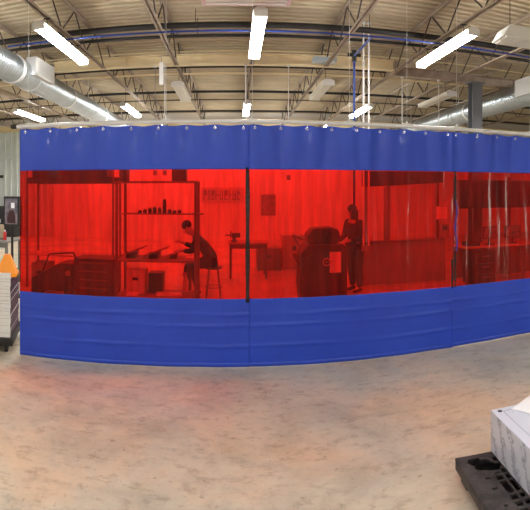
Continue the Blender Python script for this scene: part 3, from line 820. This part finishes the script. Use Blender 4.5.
# ------------------------------------------------------------------ people
def skin_obj(name, nodes, m, parent, sub=2):
    """nodes: list of (position, radius, index of the joint it grows from)"""
    me = bpy.data.meshes.new(name)
    me.from_pydata([n[0] for n in nodes], [(n[2], i) for i, n in enumerate(nodes) if n[2] is not None], [])
    me.materials.append(m)
    bm = bmesh.new(); bm.from_mesh(me); ly = bm.verts.layers.skin.verify(); bm.verts.ensure_lookup_table()
    for v, nd in zip(bm.verts, nodes):
        r = nd[1]; v[ly].radius = r if isinstance(r, tuple) else (r, r)
    bm.verts[0][ly].use_root = True
    bm.to_mesh(me); bm.free()
    o = bpy.data.objects.new(name, me); C.objects.link(o); o.parent = parent
    sk = o.modifiers.new('skin', 'SKIN'); sk.use_smooth_shade = True; sk.branch_smoothing = .3
    sb = o.modifiers.new('subd', 'SUBSURF'); sb.levels = sb.render_levels = sub
    return o
def ellipsoid(c, r, M=None, n=20, m=12):
    b = MB(); vs = []
    for j in range(m + 1):
        p = PI * j / m
        for i in range(n):
            t = 2 * PI * i / n; v = Vector((r[0] * math.sin(p) * math.cos(t), r[1] * math.sin(p) * math.sin(t), r[2] * math.cos(p)))
            if M: v = M @ v
            vs.append(v + Vector(c))
    b.add(vs, [(j * n + i, j * n + (i + 1) % n, (j + 1) * n + (i + 1) % n, (j + 1) * n + i) for j in range(m) for i in range(n)])
    return b
def hand_nodes(nodes, wrist_i, wrist, d, side, curl=.6):
    """palm, four unequal fingers and a thumb off the side of the palm"""
    d = Vector(d).normalized(); s = Vector(side).normalized(); nrm = d.cross(s).normalized()
    pm = Vector(wrist) + d * .045; nodes.append((pm, (.032, .018), wrist_i)); pi = len(nodes) - 1
    pe = Vector(wrist) + d * .085; nodes.append((pe, (.034, .016), pi)); qi = len(nodes) - 1
    for k, ln in enumerate((.070, .080, .074, .058)):
        o = (k - 1.5) * .020; base = pe + s * o + d * .008
        nodes.append((base, .0095, qi)); i0 = len(nodes) - 1
        p = base; dd = d.copy(); last = i0
        for q in range(3):
            dd = (dd * math.cos(curl * .6) - nrm * math.sin(curl * .6)).normalized()
            p = p + dd * ln / 3; nodes.append((p, .0085 - q * .001, last)); last = len(nodes) - 1
    b1 = pm - s * .035 + d * .0; nodes.append((b1, .012, pi)); k1 = len(nodes) - 1
    b2 = b1 + (d * .7 - s * .6).normalized() * .032; nodes.append((b2, .010, k1)); k2 = len(nodes) - 1
    b3 = b2 + (d * .9 - s * .1 - nrm * .3).normalized() * .026; nodes.append((b3, .0085, k2))
def figure(name, label, loc, rz, J, shirt, hairfull=True):
    """J: joints in the figure's own frame, facing +x"""
    t = thing(name, label, 'person', loc, rz)
    V = {k: Vector(v) for k, v in J.items()}
    up = (V['head'] - V['neck']).normalized(); f = Vector(J['face']).normalized()
    nd = [(V['pelvis'], (.13, .10), None), (V['spine'], (.12, .095), 0), (V['chest'], (.145, .105), 1), (V['neck'], .052, 2),
          (V['neck'] * .45 + V['head'] * .55, .06, 3), (V['head'], (.075, .09), 4), (V['head'] + up * .07, (.065, .08), 5),
          (V['head'] + f * .075 - up * .055, .038, 4)]
    for s in ('l', 'r'):
        nd.append((V['sh_' + s], .055, 2)); a = len(nd) - 1
        nd.append((V['el_' + s], .040, a)); a = len(nd) - 1
        nd.append((V['wr_' + s], (.026, .022), a)); a = len(nd) - 1
        dd = V['wr_' + s] - V['el_' + s]
        sd = Vector((0, 1 if s == 'l' else -1, .2)) ; sd = (sd - dd.normalized() * sd.dot(dd.normalized())).normalized()
        hand_nodes(nd, a, V['wr_' + s], dd, sd * (1 if s == 'l' else -1) * 1.0)
    for s in ('l', 'r'):
        nd.append((V['hip_' + s], .085, 0)); a = len(nd) - 1
        nd.append((V['kn_' + s], .058, a)); a = len(nd) - 1
        nd.append((V['an_' + s], .040, a))
    skin_obj('body', nd, M_skin, t)
    # shirt, trousers
    sh = [(V['pelvis'] + (V['pelvis'] - V['spine']) * .15, (.175, .145), None), (V['spine'], (.17, .14), 0), (V['chest'], (.185, .15), 1), (V['chest'] * .25 + V['neck'] * .75, (.075, .07), 2)]
    for s in ('l', 'r'):
        sh.append((V['sh_' + s], .088, 2)); a = len(sh) - 1
        sh.append((V['el_' + s], .064, a)); a = len(sh) - 1
        sh.append((V['wr_' + s] * .9 + V['el_' + s] * .1, .04, a))
    skin_obj('jacket', sh, shirt, t)
    tr = [(V['pelvis'], (.148, .12), None)]
    for s in ('l', 'r'):
        tr.append((V['hip_' + s], .115, 0)); a = len(tr) - 1
        tr.append((V['kn_' + s], .09, a)); a = len(tr) - 1
        tr.append((V['an_' + s] + Vector((0, 0, -.01)), .062, a))
    skin_obj('trousers', tr, M_trouser, t)
    for s in ('l', 'r'):
        a = V['an_' + s]
        skin_obj('boot', [(a + Vector((-.03, 0, -.01)), .05, None), (a + Vector((-.02, 0, -.045)), (.048, .045), 0), (a + Vector((.09, 0, -.058)), (.045, .032), 1), (a + Vector((.17, 0, -.062)), (.04, .026), 2)], M_shoe, t)
    # hair, eyes, nose, mouth, ears
    R = Matrix((f, up.cross(f).normalized(), f.cross(up.cross(f)).normalized())).transposed()
    H = V['head']
    def P(a, b_, c): return H + R @ Vector((a, b_, c))
    ellipsoid(P(-.02, 0, .055), (.100, .084, .088), R).build('hair', M_hair, t, True)
    for s in (-1, 1):
        e = ellipsoid(P(.082, s * .032, .008), (.012, .013, .009), R, 12, 8).build('eye', M_paper, t, True)
        ellipsoid(P(.093, s * .032, .008), (.004, .006, .006), R, 10, 6).build('pupil', M_black, e, True)
        ellipsoid(P(-.005, s * .082, -.002), (.018, .009, .03), R, 12, 8).build('ear', M_skin, t, True)
    ellipsoid(P(.098, 0, -.018), (.016, .013, .024), R, 12, 8).build('nose', M_skin, t, True)
    ellipsoid(P(.095, 0, -.058), (.006, .024, .007), R, 12, 8).build('mouth', M_red, t, True)
    return t
# seated worker leaning left over the bench (own frame: facing +x, then turned round)
seat_J = dict(pelvis=(0, 0, .70), spine=(.10, 0, .88), chest=(.24, 0, 1.06), neck=(.38, 0, 1.19), head=(.47, 0, 1.29), face=(.8, 0, -.6),
              sh_l=(.27, .18, 1.10), sh_r=(.27, -.18, 1.10), el_l=(.36, .24, .88), el_r=(.38, -.2, .92), wr_l=(.55, .22, .885), wr_r=(.56, -.08, 1.0),
              hip_l=(.04, .10, .66), hip_r=(.04, -.10, .66), kn_l=(.46, .13, .62), kn_r=(.40, -.14, .60), an_l=(.44, .13, .11), an_r=(.28, -.14, .11))
figure('person', 'person in dark clothes seated and leaning over the workbench', (-.42, 9.32, 0), PI, seat_J, M_shirt)
t = thing('work_stool', 'round stool under the seated worker in dark clothes', 'stool', (-.40, 9.32, 0))
MB().lathe([(.0, .535), (.16, .535), (.17, .55), (.165, .575), (.01, .58)], n=24).build('seat', M_dark, t, True)
for k in range(4):
    a = PI / 4 + k * PI / 2; MB().tube((.11 * math.cos(a), .11 * math.sin(a), .54), (.19 * math.cos(a), .19 * math.sin(a), 0), .014, 8).build('leg', M_steel, t)
MB().torus((0, 0, .2), .16, .009, 'z', 24, 6).build('foot_ring', M_steel, t)
stand_J = dict(pelvis=(0, 0, .92), spine=(.02, 0, 1.10), chest=(.04, 0, 1.30), neck=(.07, 0, 1.47), head=(.10, 0, 1.58), face=(.9, 0, -.25),
               sh_l=(.04, .19, 1.38), sh_r=(.04, -.19, 1.38), el_l=(.10, .26, 1.12), el_r=(.06, -.25, 1.11), wr_l=(.33, .17, 1.04), wr_r=(.28, -.22, .98),
               hip_l=(0, .095, .88), hip_r=(0, -.095, .88), kn_l=(.04, .12, .50), kn_r=(.0, -.13, .49), an_l=(.02, .14, .11), an_r=(-.06, -.15, .11))
figure('person', 'person in dark work clothes standing behind the dark machine', (2.34, 9.5, 0), PI + .5, stand_J, M_shirt2)

# ------------------------------------------------------------------ machine the standing worker uses
t = thing('press_machine', 'dark bulky pedestal machine in front of the standing worker', 'machine', (1.56, 8.85, 0))
MB().prism([(-.40, 0), (.40, 0), (.40, .95), (.34, 1.05), (-.30, 1.05), (-.42, .9), (-.44, .3)], 'y', -.3, .3).build('machine_body', M_dark, t, bevel=.03)
MB().prism([(-.28, 1.05), (.22, 1.05), (.30, 1.14), (.26, 1.30), (.14, 1.34), (-.2, 1.32), (-.3, 1.2)], 'y', -.22, .24).build('machine_head', M_dark, t, bevel=.03)
MB().tube((.12, -.26, 1.15), (.12, .26, 1.15), .13, 24).build('motor_drum', M_black, t, True)
b = MB(); b.torus((.02, -.33, .75), .06, .012, 'y', 20, 8); b.tube((.02, -.33, .75), (.02, -.28, .75), .015, 8); b.tube((.06, -.33, .75), (.16, -.33, .77), .01, 8)
b.build('hand_wheel', mat('bare_alloy', (190, 186, 180), .4, .6), t, True)
for z, dz in ((1.12, -.13), (.78, -.14)):
    b = MB(); b.path([(-.36, -.1, z), (-.55, -.15, z + .1), (-.42, -.1, z + dz)], .014, 8); b.build('lever', M_steel, t)
bx(-.42, .42, -.32, -.3, .05, .12).build('kick_plate', M_steel, t)
pp = bx(-.10, .10, -.003, .003, 0, .36).build('notice_sheet', M_paper); tag(pp, 'white sheet taped to the front of the dark machine', 'paper'); pp.location = (1.74, 8.545, .56)
# booth to the right
t = thing('work_booth', 'work booth with low grey panel, posts and header behind middle window', 'booth', (3.50, 10.05, 0)); t.scale = (1.08, 1, .94)
bx(-.85, .92, -.02, .02, 0.02, .96).build('lower_panel', M_grey, t)
bx(-1.1, .92, -.05, .12, .96, .99).build('ledge', M_steel, t)
for xx in (-.74, -.28, .76): bx(xx - .03, xx + .03, .02, .09, 0, 2.5).build('post', M_steel, t)
bx(-.38, -.3, .03, .04, .99, 2.2).build('hanging_strip', M_grey, t)
MB().prism([(-.80, 2.20), (-.28, 2.22), (.88, 2.30), (.88, 2.55), (-.80, 2.55)], 'y', .0, .14).build('header', M_dark, t)
cb = bx(.78, .95, -.12, .02, 1.02, 1.34).build('control_box', M_grey, t, bevel=.006)
bx(.81, .91, -.125, -.12, 1.2, 1.3).build('control_screen', M_black, cb)
t = thing('notice_board', 'bright white notice board fixed on the right booth post', 'notice board', (4.36, 10.0, 1.36))
bx(-.12, .16, -.02, 0, 0, .28).build('board', M_paper, t); bx(-.13, .17, -.015, .004, -.01, .29).build('board_frame', M_steel, t)
# crates on the floor behind the middle window
carton('floor_crate', 'low grey crate on the floor beyond the middle window, left one', 'crate', .55, 1.15, 12.4, 13.0, 0, .55, M_grey)
carton('floor_crate', 'tall pale crate on the floor beyond the middle window, right one', 'crate', 1.2, 1.8, 12.6, 13.2, 0, .85, M_wood)
# workstation behind the right window
t = thing('workstation', 'long workstation with dark overhead cabinets behind the right window', 'workstation', (5.85, 9.7, 0))
bx(-1.2, 1.7, -.35, .35, .76, .80).build('tabletop', M_wood, t, bevel=.005)
bx(-1.2, 1.7, .3, .33, .05, .76).build('modesty_panel', M_grey, t)
for xx in (-1.15, .25, 1.65):
    bx(xx - .03, xx + .03, -.33, -.27, 0, .76).build('leg', M_steel, t); bx(xx - .03, xx + .03, .27, .33, 0, 2.3).build('upright', M_steel, t)
for k, (a, b_) in enumerate(((-1.18, -.25), (-.24, .7), (.71, 1.68))):
    c_ = bx(a, b_, .0, .3, 1.60, 2.22).build('overhead_cabinet', M_dark, t, bevel=.008)
    dd_ = bx(a + .02, b_ - .02, -.015, .0, 1.62, 2.2).build('cabinet_door', M_dark, c_, bevel=.004)
t = thing('drawer_unit', 'dark drawer unit under the workstation behind the right window', 'drawer unit', (5.02, 9.45, 0))
bx(-.25, .25, -.28, .28, .02, .72).build('unit_body', M_dark, t, bevel=.008)
for k in range(3):
    dr = bx(-.23, .23, -.295, -.28, .05 + k * .22, .25 + k * .22).build('drawer', M_black, t, bevel=.004)
    bx(-.08, .08, -.31, -.295, .17 + k * .22, .185 + k * .22).build('drawer_handle', M_steel, dr)
for xx, rz, lab in ((5.35, .25, 'left of two dark monitors on the workstation'), (5.95, -.1, 'right of two dark monitors on the workstation')):
    t = thing('monitor', lab, 'monitor', (xx, 9.6, .802), rz, 'monitors on the workstation')
    bx(-.1, .1, -.08, .08, 0, .012).build('stand_base', M_black, t); bx(-.02, .02, 0, .02, .01, .2).build('stand_neck', M_black, t)
    s_ = bx(-.2, .2, -.03, 0, .13, .40).build('monitor_case', M_black, t, bevel=.005); bx(-.185, .185, -.034, -.03, .145, .385).build('display', M_screen, s_)
carton('desk_tray', 'dark low tray on the workstation left of the monitors', 'tray', 4.75, 5.05, 9.45, 9.75, .802, .88, M_dark, flap=False)
